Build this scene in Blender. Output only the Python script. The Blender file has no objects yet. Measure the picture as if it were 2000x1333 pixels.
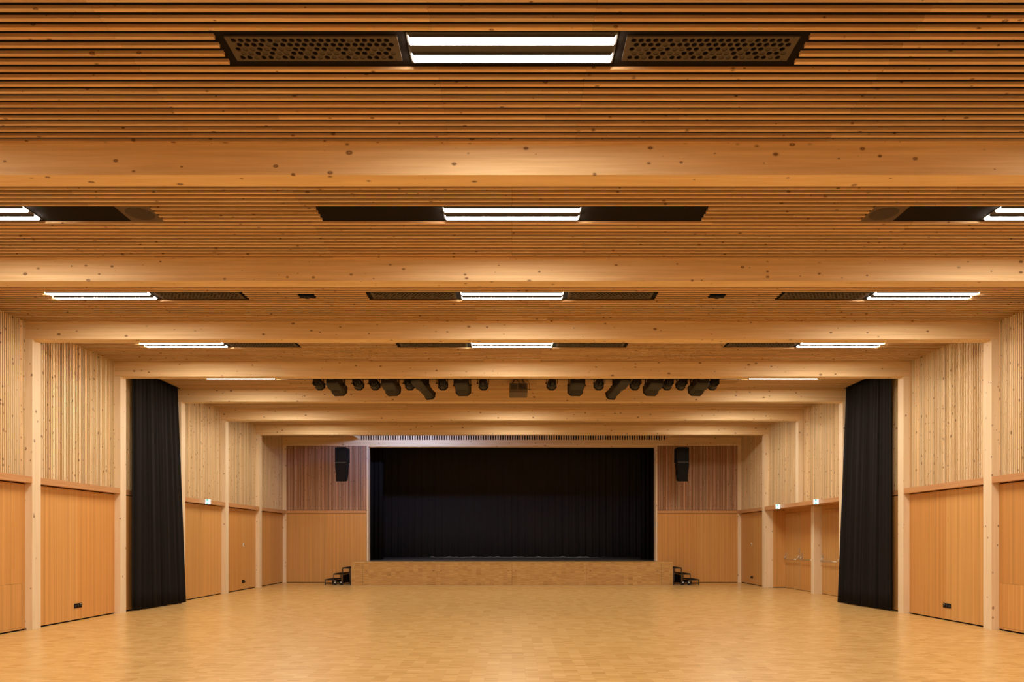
import bpy, bmesh, math, random
from mathutils import Vector, Matrix

random.seed(7)
scene = bpy.context.scene
COL = scene.collection

# ---------------------------------------------------------------- camera, world, exposure
S = 8.0 / 3.0            # spacing of the timber frames in metres
EYE = 1.556              # camera height
cam_data = bpy.data.cameras.new('camera')
cam_data.sensor_fit = 'HORIZONTAL'
cam_data.sensor_width = 36.0
cam_data.lens = 24.0
cam_data.shift_x = 0.0
cam_data.shift_y = (1056.3 - 666.5) / 2000.0
cam_data.clip_start = 0.05
cam_data.clip_end = 200
cam = bpy.data.objects.new('camera', cam_data)
COL.objects.link(cam)
cam.location = (0, 0, EYE)
cam.rotation_euler = (math.pi / 2, 0, 0)
scene.camera = cam

world = bpy.data.worlds.new('world')
scene.world = world
world.use_nodes = True
world.node_tree.nodes['Background'].inputs[0].default_value = (0.02, 0.015, 0.01, 1)
world.node_tree.nodes['Background'].inputs[1].default_value = 0.2

scene.view_settings.view_transform = 'Standard'
scene.view_settings.look = 'None'
scene.view_settings.gamma = 1.0
scene.view_settings.use_curve_mapping = False
scene.view_settings.exposure = 0.0
scene.cycles.max_bounces = 6
scene.cycles.diffuse_bounces = 4
scene.cycles.glossy_bounces = 3
scene.cycles.transmission_bounces = 2
scene.cycles.adaptive_threshold = 0.02
scene.cycles.use_light_tree = False

LAMP_COLOR = (1.0, 0.885, 0.74)
LAMP_POWER = 92.0

# ---------------------------------------------------------------- materials
def new_mat(name):
    m = bpy.data.materials.new(name)
    m.use_nodes = True
    nt = m.node_tree
    for n in list(nt.nodes):
        nt.nodes.remove(n)
    out = nt.nodes.new('ShaderNodeOutputMaterial')
    b = nt.nodes.new('ShaderNodeBsdfPrincipled')
    nt.links.new(b.outputs[0], out.inputs[0])
    return m, nt, b

def plain(name, col, rough=0.6, metal=0.0, noise=0.0, nscale=30.0, spec=0.5):
    m, nt, b = new_mat(name)
    b.inputs['Base Color'].default_value = (*col, 1)
    b.inputs['Roughness'].default_value = rough
    b.inputs['Metallic'].default_value = metal
    b.inputs['Specular IOR Level'].default_value = spec
    tc = nt.nodes.new('ShaderNodeTexCoord')
    nz = nt.nodes.new('ShaderNodeTexNoise')
    nz.inputs['Scale'].default_value = nscale
    nt.links.new(tc.outputs['Object'], nz.inputs['Vector'])
    mx = nt.nodes.new('ShaderNodeMix'); mx.data_type = 'RGBA'
    k = 1.0 - noise
    mx.inputs[6].default_value = (col[0] * k, col[1] * k, col[2] * k, 1)
    mx.inputs[7].default_value = (min(1, col[0] * (1 + noise)), min(1, col[1] * (1 + noise)), min(1, col[2] * (1 + noise)), 1)
    nt.links.new(nz.outputs['Fac'], mx.inputs[0])
    nt.links.new(mx.outputs[2], b.inputs['Base Color'])
    return m

def emit(name, col, strength):
    m = bpy.data.materials.new(name)
    m.use_nodes = True
    nt = m.node_tree
    for n in list(nt.nodes):
        nt.nodes.remove(n)
    out = nt.nodes.new('ShaderNodeOutputMaterial')
    e = nt.nodes.new('ShaderNodeEmission')
    e.inputs[0].default_value = (*col, 1)
    e.inputs[1].default_value = strength
    nt.links.new(e.outputs[0], out.inputs[0])
    return m

def math_node(nt, op, a, b=None):
    n = nt.nodes.new('ShaderNodeMath'); n.operation = op
    for i, v in enumerate((a, b)):
        if v is None:
            continue
        if isinstance(v, (int, float)):
            n.inputs[i].default_value = v
        else:
            nt.links.new(v, n.inputs[i])
    return n.outputs[0]

def wood(name, dark, light, grain, knots=8.0, knot_r=0.11, knot_col=(0.16, 0.065, 0.022), rough=0.55,
         var=0.25, tint=None, lamella=None, figure=0.5, bands=0.0, band_axis=None):
    """dark / light: grain colours; grain: noise scale along x, y, z; tint: second hue a piece may lean to."""
    m, nt, b = new_mat(name)
    N, L = nt.nodes, nt.links
    tc = N.new('ShaderNodeTexCoord')
    oi = N.new('ShaderNodeObjectInfo')
    off = N.new('ShaderNodeVectorMath'); off.operation = 'SCALE'
    off.inputs[0].default_value = (37.3, 51.7, 23.9)
    L.new(oi.outputs['Random'], off.inputs['Scale'])
    add = N.new('ShaderNodeVectorMath'); add.operation = 'ADD'
    L.new(tc.outputs['Object'], add.inputs[0]); L.new(off.outputs[0], add.inputs[1])
    mp = N.new('ShaderNodeMapping')
    mp.inputs['Scale'].default_value = grain
    L.new(add.outputs[0], mp.inputs['Vector'])
    nz = N.new('ShaderNodeTexNoise')
    nz.inputs['Scale'].default_value = 1.0
    nz.inputs['Detail'].default_value = 3.0
    nz.inputs['Roughness'].default_value = 0.6
    nz.inputs['Distortion'].default_value = figure
    L.new(mp.outputs[0], nz.inputs['Vector'])
    ramp = N.new('ShaderNodeValToRGB')
    ramp.color_ramp.elements[0].position = 0.33
    ramp.color_ramp.elements[0].color = (*dark, 1)
    ramp.color_ramp.elements[1].position = 0.66
    ramp.color_ramp.elements[1].color = (*light, 1)
    L.new(nz.outputs['Fac'], ramp.inputs[0])
    col = ramp.outputs[0]
    # whole-piece hue and value
    if tint:
        mt = N.new('ShaderNodeMix'); mt.data_type = 'RGBA'; mt.blend_type = 'MULTIPLY'
        r2 = math_node(nt, 'FRACT', math_node(nt, 'MULTIPLY', oi.outputs['Random'], 7.31))
        L.new(r2, mt.inputs[0]); L.new(col, mt.inputs[6]); mt.inputs[7].default_value = (*tint, 1)
        col = mt.outputs[2]
    hsv = N.new('ShaderNodeHueSaturation')
    r3 = math_node(nt, 'FRACT', math_node(nt, 'MULTIPLY', oi.outputs['Random'], 13.7))
    val = math_node(nt, 'ADD', math_node(nt, 'MULTIPLY', r3, var), 1.0 - var * 0.5)
    if lamella:
        ax, w = lamella
        sp = N.new('ShaderNodeSeparateXYZ'); L.new(add.outputs[0], sp.inputs[0])
        idx = math_node(nt, 'FLOOR', math_node(nt, 'DIVIDE', sp.outputs[ax], w))
        wn = N.new('ShaderNodeTexWhiteNoise'); wn.noise_dimensions = '1D'
        L.new(idx, wn.inputs['W'])
        val = math_node(nt, 'MULTIPLY', val, math_node(nt, 'ADD', math_node(nt, 'MULTIPLY', wn.outputs['Value'], 0.12), 0.94))
    if bands:
        sp = N.new('ShaderNodeSeparateXYZ'); L.new(add.outputs[0], sp.inputs[0])
        h = math_node(nt, 'ADD', sp.outputs[0], sp.outputs[1])
        bn = N.new('ShaderNodeTexNoise'); bn.noise_dimensions = '1D'
        bn.inputs['Scale'].default_value = 1.0; bn.inputs['Detail'].default_value = 3.0
        L.new(math_node(nt, 'MULTIPLY', h, bands), bn.inputs['W'])
        val = math_node(nt, 'MULTIPLY', val, math_node(nt, 'ADD', math_node(nt, 'MULTIPLY', bn.outputs['Fac'], 0.42), 0.79))
    L.new(val, hsv.inputs['Value']); L.new(col, hsv.inputs['Color'])
    col = hsv.outputs[0]
    if knots:
        vo = N.new('ShaderNodeTexVoronoi')
        vo.inputs['Scale'].default_value = knots
        km = N.new('ShaderNodeMapping')
        km.inputs['Scale'].default_value = [0.62 if g < 5 else 1.0 for g in grain]
        L.new(add.outputs[0], km.inputs['Vector'])
        L.new(km.outputs[0], vo.inputs['Vector'])
        sepc = N.new('ShaderNodeSeparateColor'); L.new(vo.outputs['Color'], sepc.inputs[0])
        rad = math_node(nt, 'MULTIPLY', math_node(nt, 'ADD', math_node(nt, 'MULTIPLY', math_node(nt, 'POWER', sepc.outputs[0], 2.5), 1.0), 0.28), knot_r)
        q = math_node(nt, 'DIVIDE', vo.outputs['Distance'], rad)
        kr = N.new('ShaderNodeValToRGB')
        e = kr.color_ramp.elements
        e[0].position = 0.1; e[0].color = (0.5, 0.5, 0.5, 1)
        e[1].position = 1.0; e[1].color = (0, 0, 0, 1)
        mid = kr.color_ramp.elements.new(0.5); mid.color = (0.95, 0.95, 0.95, 1)
        mid = kr.color_ramp.elements.new(0.72); mid.color = (0.28, 0.28, 0.28, 1)
        L.new(q, kr.inputs[0])
        mk = N.new('ShaderNodeMix'); mk.data_type = 'RGBA'
        L.new(kr.outputs[0], mk.inputs[0]); L.new(col, mk.inputs[6]); mk.inputs[7].default_value = (*knot_col, 1)
        col = mk.outputs[2]
    L.new(col, b.inputs['Base Color'])
    b.inputs['Roughness'].default_value = rough
    b.inputs['Specular IOR Level'].default_value = 0.35
    return m

def mosaic(name, v_axis, rough, cols, block=0.156, strips=7):
    """industrial parquet: square blocks of thin parallel strips, tone by block and by strip"""
    m, nt, b = new_mat(name)
    N, L = nt.nodes, nt.links
    g = N.new('ShaderNodeNewGeometry')
    sp = N.new('ShaderNodeSeparateXYZ'); L.new(g.outputs['Position'], sp.inputs[0])
    u = math_node(nt, 'DIVIDE', sp.outputs[0], block)
    v = math_node(nt, 'DIVIDE', sp.outputs[v_axis], block)
    bu = math_node(nt, 'FLOOR', u); bv = math_node(nt, 'FLOOR', v)
    sv = math_node(nt, 'FLOOR', math_node(nt, 'MULTIPLY', v, strips))
    def wn(a, c):
        cx = N.new('ShaderNodeCombineXYZ'); L.new(a, cx.inputs[0]); L.new(c, cx.inputs[1])
        w = N.new('ShaderNodeTexWhiteNoise'); w.noise_dimensions = '2D'; L.new(cx.outputs[0], w.inputs['Vector'])
        return w.outputs['Value']
    w1 = wn(bu, bv); w2 = wn(bu, sv)
    mp = N.new('ShaderNodeMapping')
    sc = [6.0, 6.0, 6.0]; sc[v_axis] = 160.0
    mp.inputs['Scale'].default_value = sc
    L.new(g.outputs['Position'], mp.inputs['Vector'])
    nz = N.new('ShaderNodeTexNoise'); nz.inputs['Scale'].default_value = 1.0; nz.inputs['Detail'].default_value = 3.0
    L.new(mp.outputs[0], nz.inputs['Vector'])
    t = math_node(nt, 'ADD', math_node(nt, 'MULTIPLY', w1, 0.24), math_node(nt, 'MULTIPLY', w2, 0.56))
    t = math_node(nt, 'ADD', t, math_node(nt, 'MULTIPLY', nz.outputs['Fac'], 0.2))
    ramp = N.new('ShaderNodeValToRGB')
    els = ramp.color_ramp.elements
    els[0].position = 0.1; els[0].color = (*cols[0], 1)
    els[1].position = 0.9; els[1].color = (*cols[2], 1)
    mid = els.new(0.45); mid.color = (*cols[1], 1)
    L.new(t, ramp.inputs[0])
    L.new(ramp.outputs[0], b.inputs['Base Color'])
    b.inputs['Roughness'].default_value = rough
    b.inputs['Specular IOR Level'].default_value = 0.5
    return m

SPR_D, SPR_L = (0.70, 0.50, 0.26), (0.80, 0.61, 0.355)
M_BEAM = wood('spruce_beam', SPR_D, SPR_L, (0.9, 14, 24), knots=9.5, knot_r=0.22, lamella=(2, 0.04), var=0.06)
M_COLUMN = wood('spruce_column', (0.76, 0.61, 0.40), (0.83, 0.69, 0.485), (20, 20, 0.8), knots=9.5, knot_r=0.20, var=0.05)
M_SLAT_C = wood('larch_ceiling_slat', (0.53, 0.36, 0.19), (0.70, 0.515, 0.31), (0.8, 40, 40), knots=13.0, knot_r=0.22,
                var=0.25, tint=(1.0, 0.9, 0.82), rough=0.6)
M_SLAT_W = wood('larch_wall_slat', (0.64, 0.475, 0.255), (0.81, 0.645, 0.395), (40, 40, 0.8), knots=15.0, knot_r=0.30,
                var=0.30, tint=(1.0, 0.90, 0.82), rough=0.6)
M_SLAT_E = wood('reddish_stage_wall_slat', (0.50, 0.30, 0.175), (0.68, 0.45, 0.285), (40, 40, 0.8), knots=15.0, knot_r=0.26,
                var=0.40, tint=(1.0, 0.82, 0.74), rough=0.55)
M_PANEL = wood('fir_veneer_panel', (0.56, 0.30, 0.092), (0.65, 0.372, 0.128), (55, 55, 0.5), knots=0, var=0.18, rough=0.42, figure=0.25, bands=14.0, tint=(1.0, 0.88, 0.76))
M_LEDGE = wood('fir_ledge', (0.50, 0.25, 0.10), (0.60, 0.325, 0.14), (1.0, 1.0, 40), knots=0, var=0.06, rough=0.45)
M_OAK = mosaic('oak_mosaic_floor', 1, 0.27, ((0.50, 0.285, 0.088), (0.63, 0.385, 0.132), (0.73, 0.48, 0.195)))
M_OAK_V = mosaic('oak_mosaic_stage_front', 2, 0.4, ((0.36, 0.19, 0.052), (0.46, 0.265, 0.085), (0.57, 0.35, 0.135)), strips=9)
M_FELT = plain('black_felt', (0.012, 0.009, 0.007), 0.95, noise=0.2, spec=0.1)
M_JOINT = plain('dark_joint', (0.10, 0.05, 0.02), 0.8, noise=0.2)
M_BLACK = plain('black_steel', (0.012, 0.011, 0.010), 0.45, 0.0, noise=0.15)
M_BLACKBOX = plain('black_box', (0.007, 0.006, 0.0055), 0.85, noise=0.1, spec=0.2)
M_DGREY = plain('dark_grey_metal', (0.05, 0.045, 0.04), 0.45, noise=0.1)
M_BACKDROP = plain('black_backdrop_cloth', (0.050, 0.045, 0.040), 0.95, noise=0.25, nscale=200, spec=0.1)
M_SPOT = plain('spotlight_body', (0.02, 0.017, 0.014), 0.55, noise=0.1)
M_CLOTH = plain('black_molton', (0.012, 0.0105, 0.0095), 0.95, noise=0.25, nscale=200, spec=0.15)
M_STAGEFLOOR = plain('black_stage_floor', (0.15, 0.13, 0.115), 0.38, noise=0.2, nscale=8)
M_VENT = plain('olive_brown_plate', (0.068, 0.047, 0.024), 0.6, noise=0.1)
M_VENTPLUG = plain('olive_brown_plug', (0.05, 0.033, 0.016), 0.7, noise=0.1)
M_SPKPLATE = plain('brown_speaker_plate', (0.09, 0.055, 0.028), 0.7, noise=0.1)
M_SPKCONE = plain('dark_brown_speaker_mesh', (0.042, 0.026, 0.014), 0.8, noise=0.15)
M_CHROME = plain('brushed_steel', (0.72, 0.70, 0.66), 0.3, 1.0, noise=0.05)
M_WHITE = plain('white_plastic', (0.8, 0.78, 0.72), 0.4, noise=0.03)
M_PROJ = plain('grey_projector_case', (0.13, 0.10, 0.07), 0.5, noise=0.08)
M_PROJ2 = plain('dark_projector_vents', (0.04, 0.032, 0.024), 0.6, noise=0.1)
M_LABEL = plain('grey_print', (0.10, 0.09, 0.08), 0.5, noise=0.2, nscale=300)
M_RUBBER = plain('black_rubber', (0.01, 0.01, 0.01), 0.8, noise=0.1)
M_GLASS = plain('lamp_lens', (0.05, 0.05, 0.05), 0.1, noise=0.05)
M_TUBE = emit('lamp_diffuser', LAMP_COLOR, LAMP_POWER)
M_COOL = emit('cool_tube', (0.38, 0.50, 1.0), 150.0)
M_BACKLAMP = emit('backstage_tube', (1.0, 0.95, 0.9), 9.0)
M_SIGN_G = emit('exit_sign_green', (0.10, 0.75, 0.52), 1.0)
M_SIGN_W = emit('exit_sign_white', (0.85, 1.0, 1.0), 1.7)
M_PALE = plain('pale_backstage_wall', (0.6, 0.58, 0.55), 0.8, noise=0.05)

# ---------------------------------------------------------------- helpers
def link(name, data, parent=None, loc=(0, 0, 0)):
    """loc is the world position; parents built here are never rotated when this is used"""
    o = bpy.data.objects.new(name, data)
    COL.objects.link(o)
    p = Vector(loc)
    if parent is not None:
        o.parent = parent
        q = parent
        while q is not None:
            p = p - Vector(q.location)
            q = q.parent
    o.location = p
    return o

def tag(o, label=None, cat=None, group=None, kind=None):
    if label: o['label'] = label
    if cat: o['category'] = cat
    if group: o['group'] = group
    if kind: o['kind'] = kind
    return o

def thing(name, loc, label, cat, group=None, kind=None):
    o = bpy.data.objects.new(name, None)
    o.empty_display_size = 0.1
    COL.objects.link(o)
    o.location = loc
    return tag(o, label, cat, group, kind)

_boxes = {}
def box_mesh(sx, sy, sz, mat, bevel=0.0):
    key = (round(sx, 4), round(sy, 4), round(sz, 4), mat.name, bevel)
    me = _boxes.get(key)
    if me is None:
        if bevel:
            bm = bmesh.new()
            bmesh.ops.create_cube(bm, size=1.0)
            bmesh.ops.scale(bm, vec=(sx, sy, sz), verts=bm.verts)
            bmesh.ops.bevel(bm, geom=list(bm.edges), offset=bevel, segments=1, affect='EDGES')
            me = bpy.data.meshes.new('box'); bm.to_mesh(me); bm.free()
        else:
            x, y, z = sx / 2, sy / 2, sz / 2
            v = [(-x, -y, -z), (x, -y, -z), (x, y, -z), (-x, y, -z), (-x, -y, z), (x, -y, z), (x, y, z), (-x, y, z)]
            f = [(0, 3, 2, 1), (4, 5, 6, 7), (0, 1, 5, 4), (1, 2, 6, 5), (2, 3, 7, 6), (3, 0, 4, 7)]
            me = bpy.data.meshes.new('box'); me.from_pydata(v, [], f)
        me.materials.append(mat)
        _boxes[key] = me
    return me

def box(name, x0, x1, y0, y1, z0, z1, mat, parent=None, bevel=0.0):
    if x1 < x0: x0, x1 = x1, x0
    return link(name, box_mesh(x1 - x0, y1 - y0, z1 - z0, mat, bevel), parent, ((x0 + x1) / 2, (y0 + y1) / 2, (z0 + z1) / 2))

class MB:
    """collects shapes into one mesh"""
    def __init__(self):
        self.v, self.f, self.s = [], [], []
    def box(self, x0, x1, y0, y1, z0, z1):
        if x1 < x0: x0, x1 = x1, x0
        n = len(self.v)
        self.v += [(x0, y0, z0), (x1, y0, z0), (x1, y1, z0), (x0, y1, z0), (x0, y0, z1), (x1, y0, z1), (x1, y1, z1), (x0, y1, z1)]
        for q in ((0, 3, 2, 1), (4, 5, 6, 7), (0, 1, 5, 4), (1, 2, 6, 5), (2, 3, 7, 6), (3, 0, 4, 7)):
            self.f.append(tuple(n + i for i in q)); self.s.append(False)
        return self
    def prism(self, a, b, ra, rb, seg=8, twist=0.0, cap=True, smooth=False):
        """frustum from point a (radius ra) to point b (radius rb)"""
        a, b = Vector(a), Vector(b)
        d = (b - a).normalized()
        up = Vector((0, 0, 1)) if abs(d.z) < 0.9 else Vector((1, 0, 0))
        e1 = d.cross(up).normalized(); e2 = e1.cross(d)
        n = len(self.v)
        for p, r in ((a, ra), (b, rb)):
            for i in range(seg):
                t = 2 * math.pi * (i + 0.5) / seg + twist
                self.v.append(tuple(p + e1 * (r * math.cos(t)) + e2 * (r * math.sin(t))))
        for i in range(seg):
            j = (i + 1) % seg
            self.f.append((n + i, n + j, n + seg + j, n + seg + i)); self.s.append(smooth)
        if cap:
            self.f.append(tuple(n + i for i in reversed(range(seg)))); self.s.append(False)
            self.f.append(tuple(n + seg + i for i in range(seg))); self.s.append(False)
        return self
    def chamfer(self, rings):
        """loft along y of rectangles with cut corners; ring = (y, half width, half height, corner cut, z shift)"""
        n0 = len(self.v)
        for y, w, h, c, dz in rings:
            for x, z in ((-w + c, -h), (w - c, -h), (w, -h + c), (w, h - c), (w - c, h), (-w + c, h), (-w, h - c), (-w, -h + c)):
                self.v.append((x, y, z + dz))
        for r in range(len(rings) - 1):
            a = n0 + 8 * r
            for i in range(8):
                j = (i + 1) % 8
                self.f.append((a + i, a + j, a + 8 + j, a + 8 + i)); self.s.append(False)
        self.f.append(tuple(n0 + i for i in range(8))); self.s.append(False)
        e = n0 + 8 * (len(rings) - 1)
        self.f.append(tuple(e + i for i in reversed(range(8)))); self.s.append(False)
        return self
    def tube(self, pts, r, seg=6):
        for p, q in zip(pts[:-1], pts[1:]):
            self.prism(p, q, r, r, seg, smooth=True)
        return self
    def hull8(self, pts):
        """box from eight corners in the order bottom ring, top ring"""
        n = len(self.v); self.v += [tuple(p) for p in pts]
        for q in ((0, 3, 2, 1), (4, 5, 6, 7), (0, 1, 5, 4), (1, 2, 6, 5), (2, 3, 7, 6), (3, 0, 4, 7)):
            self.f.append(tuple(n + i for i in q)); self.s.append(False)
        return self
    def mesh(self, name, mat):
        me = bpy.data.meshes.new(name)
        me.from_pydata(self.v, [], self.f)
        for p, s in zip(me.polygons, self.s):
            p.use_smooth = s
        me.materials.append(mat)
        bm = bmesh.new(); bm.from_mesh(me)
        bmesh.ops.recalc_face_normals(bm, faces=bm.faces)
        bm.to_mesh(me); bm.free()
        me.update()
        return me
    def build(self, name, mat, parent=None, loc=(0, 0, 0)):
        return link(name, self.mesh(name, mat), parent, loc)
    def local(self, name, mat, parent):
        """as part with local coordinates, for parents that are rotated"""
        o = bpy.data.objects.new(name, self.mesh(name, mat))
        COL.objects.link(o); o.parent = parent
        return o

# ---------------------------------------------------------------- main dimensions
def F(k): return S * (k + 0.447)        # near face of frame k
COLD = 0.21                             # beam and column depth
W = 8.331                               # inner column face
WS = 8.457                              # face of slats and wall panels
WB = 8.483                              # backing behind the slats
BEAM_Z = 5.052                          # underside of beams
CZ = 5.355                              # underside of ceiling slats
CB = 5.381                              # black backing above the slats
LZ0, LZ1 = 2.554, 2.666                 # ledge
ROOF = 5.75
PITCH = 0.0337 * S
SLW = 0.031
ORD = ['first', 'second', 'third', 'fourth', 'fifth', 'sixth', 'seventh', 'eighth', 'ninth', 'tenth', 'eleventh', 'twelfth',
       'thirteenth', 'fourteenth', 'fifteenth', 'sixteenth', 'seventeenth', 'eighteenth', 'nineteenth', 'twentieth']

# ---------------------------------------------------------------- floor
REAR = F(-2)
floor = box('floor', -9.3, 9.3, REAR - 0.3, F(9) + 0.3, -0.2, -0.012, M_JOINT)
tag(floor, kind='structure')
B = 0.156
ny0, ny1 = int(math.floor(REAR / B)), int(math.ceil((F(9) + 0.1) / B))
def block_spans(iy):
    y0, y1 = iy * B, (iy + 1) * B
    xl = -WS + 0.0
    xr = WS
    if F(6) + COLD < y0 and y1 < F(8):
        xr = 9.05
    return xl, xr
near_rows = (49, 50, 51, 52)
block_me = box_mesh(B - 0.0004, B - 0.0004, 0.012, M_OAK)
nb = 0
vv, ff = [], []
rnd = random.Random(3)
for iy in range(ny0, ny1):
    xl, xr = block_spans(iy)
    ix0, ix1 = int(math.floor(xl / B)), int(math.ceil(xr / B))
    for ix in range(ix0, ix1):
        cx, cy = (ix + 0.5) * B, (iy + 0.5) * B
        if iy in near_rows and abs(cx) < 5.85 and nb < 300:
            link('parquet_block', block_me, floor, (cx, cy, -0.006)); nb += 1
            continue
        g = 0.0002
        x0, x1, y0, y1 = max(ix * B, xl) + g, min((ix + 1) * B, xr) - g, iy * B + g, (iy + 1) * B - g
        if x1 - x0 < 0.01: continue
        tx, ty = rnd.gauss(0, 0.00012), rnd.gauss(0, 0.00012)
        n = len(vv)
        vv += [(x0, y0, -0.012), (x1, y0, -0.012), (x1, y1, -0.012), (x0, y1, -0.012),
               (x0, y0, -tx - ty), (x1, y0, tx - ty), (x1, y1, tx + ty), (x0, y1, -tx + ty)]
        ff += [(n + 4, n + 5, n + 6, n + 7), (n, n + 1, n + 5, n + 4), (n + 1, n + 2, n + 6, n + 5), (n + 2, n + 3, n + 7, n + 6), (n + 3, n, n + 4, n + 7)]
me = bpy.data.meshes.new('parquet'); me.from_pydata(vv, [], ff); me.materials.append(M_OAK); me.update()
tag(link('parquet_blocks', me, floor), kind='stuff')

# ---------------------------------------------------------------- ceiling bays
CENTRE = (-2.25, 2.25)
SIDES = ((-7.18, -4.14), (4.14, 7.18))
JOINTS = {2: (-5.4, -3.0, -0.6, 0.6, 3.0, 5.4), 3: (-7.2, -4.8, -2.4, 0.0, 2.4, 4.8, 7.2)}
def cut(spans, holes):
    for h0, h1 in holes:
        out = []
        for a, b in spans:
            if h1 <= a or h0 >= b:
                out.append((a, b)); continue
            if a < h0: out.append((a, h0))
            if b > h1: out.append((h1, b))
        spans = out
    return spans

for k in range(-1, 10):                 # bay that ends at frame k
    y0, y1 = F(k - 1), F(k)
    if k < 9:
        c = box('ceiling', -8.62, 8.62, y0 + COLD, y1, CB, ROOF, M_FELT)
    else:                               # open trough in the middle of the last bay
        mb = MB()
        for s in (-1, 1):
            mb.box(s * 5.68, s * 8.62, y0 + COLD, y1, CB, ROOF)
        mb.box(-5.68, 5.68, y0 + COLD, y1, 5.70, ROOF)
        mb.box(-5.64, 5.64, y1 - 0.006, y1 - 0.001, 5.268, 5.70)
        c = mb.build('ceiling', M_FELT)
    tag(c, kind='structure')
    if k <= 1:                          # behind and above the camera, out of view
        mb = MB()
        for j in range(27):
            ye = y1 - 0.0013 - j * PITCH
            for a, b in cut([(-WS, WS)], (CENTRE,) + SIDES if 12 <= j <= 15 else ()):
                mb.box(a, b, ye - SLW, ye, CZ, CB)
        tag(mb.build('slat_field', M_SLAT_C, c), kind='stuff')
        continue
    lim = 8.30 if k == 6 else WS
    joints = JOINTS[3] if k == 3 else JOINTS[2]
    for j in range(27):
        ye = y1 - 0.0013 - j * PITCH
        holes = []
        if 12 <= j <= 15:
            holes = [CENTRE] + list(SIDES)
            if k == 6: holes = [(-7.18, 7.18)]
        if k == 4 and j in (13, 14):
            holes += [(-3.32, -3.06), (3.06, 3.32)]
        if k == 9:
            holes = [(-5.64, 5.64)]
        for a, b in cut([(-lim, lim)], holes):
            edges = [a] + [q + (0.9 if j % 9 == 4 else 0.0) for q in joints if a + 0.3 < q + (0.9 if j % 9 == 4 else 0) < b - 0.3] + [b]
            for p, q in zip(edges[:-1], edges[1:]):
                box('slat', p + 0.0008, q - 0.0008, ye - SLW, ye, CZ, CB, M_SLAT_C, c)
    if k == 9:                          # upright slats closing the trough towards the stage
        x = -5.60
        gm = box_mesh(0.044, 0.03, 5.70 - 5.268, M_SLAT_W)
        while x < 5.61:
            link('upright_slat', gm, c, (x, y1 - 0.022, (5.70 + 5.268) / 2))
            x += 0.09
        for s in (-1, 1):
            box('trough_side', s * 5.64, s * 5.68, y0 + COLD + 0.01, y1 - 0.04, 5.29, 5.70, M_BEAM, c)

# ---------------------------------------------------------------- beams and columns
for k in range(-2, 10):
    o = box('timber_beam', -8.62, 8.62, F(k), F(k) + COLD, BEAM_Z, ROOF, M_BEAM)
    tag(o, kind='structure')
    if 2 <= k <= 9:
        names = {2: 'nearest to the camera', 3: 'second from the camera', 4: 'third from the camera, resting on the nearest columns in view',
                 5: 'fourth from the camera, in front of the spotlights', 6: 'fifth from the camera, behind the spotlights',
                 7: 'sixth from the camera', 8: 'seventh from the camera, last before the stage', 9: 'above the stage opening'}
        tag(o, 'knotty spruce ceiling beam, ' + names[k], 'beam')
    if k < 2:
        tag(o, 'knotty spruce ceiling beam behind the camera', 'beam', 'beams out of view')
    for s in (-1, 1):
        if s == 1 and k == 7:
            o = box('timber_column', s * W, s * 8.62, F(k), F(k) + COLD, LZ1, BEAM_Z, M_COLUMN)
        else:
            o = box('timber_column', s * W, s * 8.62, F(k), F(k) + COLD, 0, BEAM_Z, M_COLUMN)
        tag(o, kind='structure')
        side = 'left' if s < 0 else 'right'
        names = {4: 'nearest column on the %s wall, at the picture edge', 5: 'second column on the %s wall, before the black curtain',
                 6: 'third column on the %s wall, just behind the black curtain', 7: 'fourth column on the %s wall',
                 8: 'fifth column on the %s wall', 9: 'corner column where the %s wall meets the stage wall'}
        if k in names:
            t = names[k] % side
            if k == 7 and s == 1:
                t = 'short upper column standing on the ledge above the right doors'
            tag(o, 'pale spruce ' + t if not t.startswith('short') else 'pale spruce ' + t, 'column')
        else:
            tag(o, 'pale spruce column out of view on the %s wall' % side, 'column', 'columns out of view')

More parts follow.
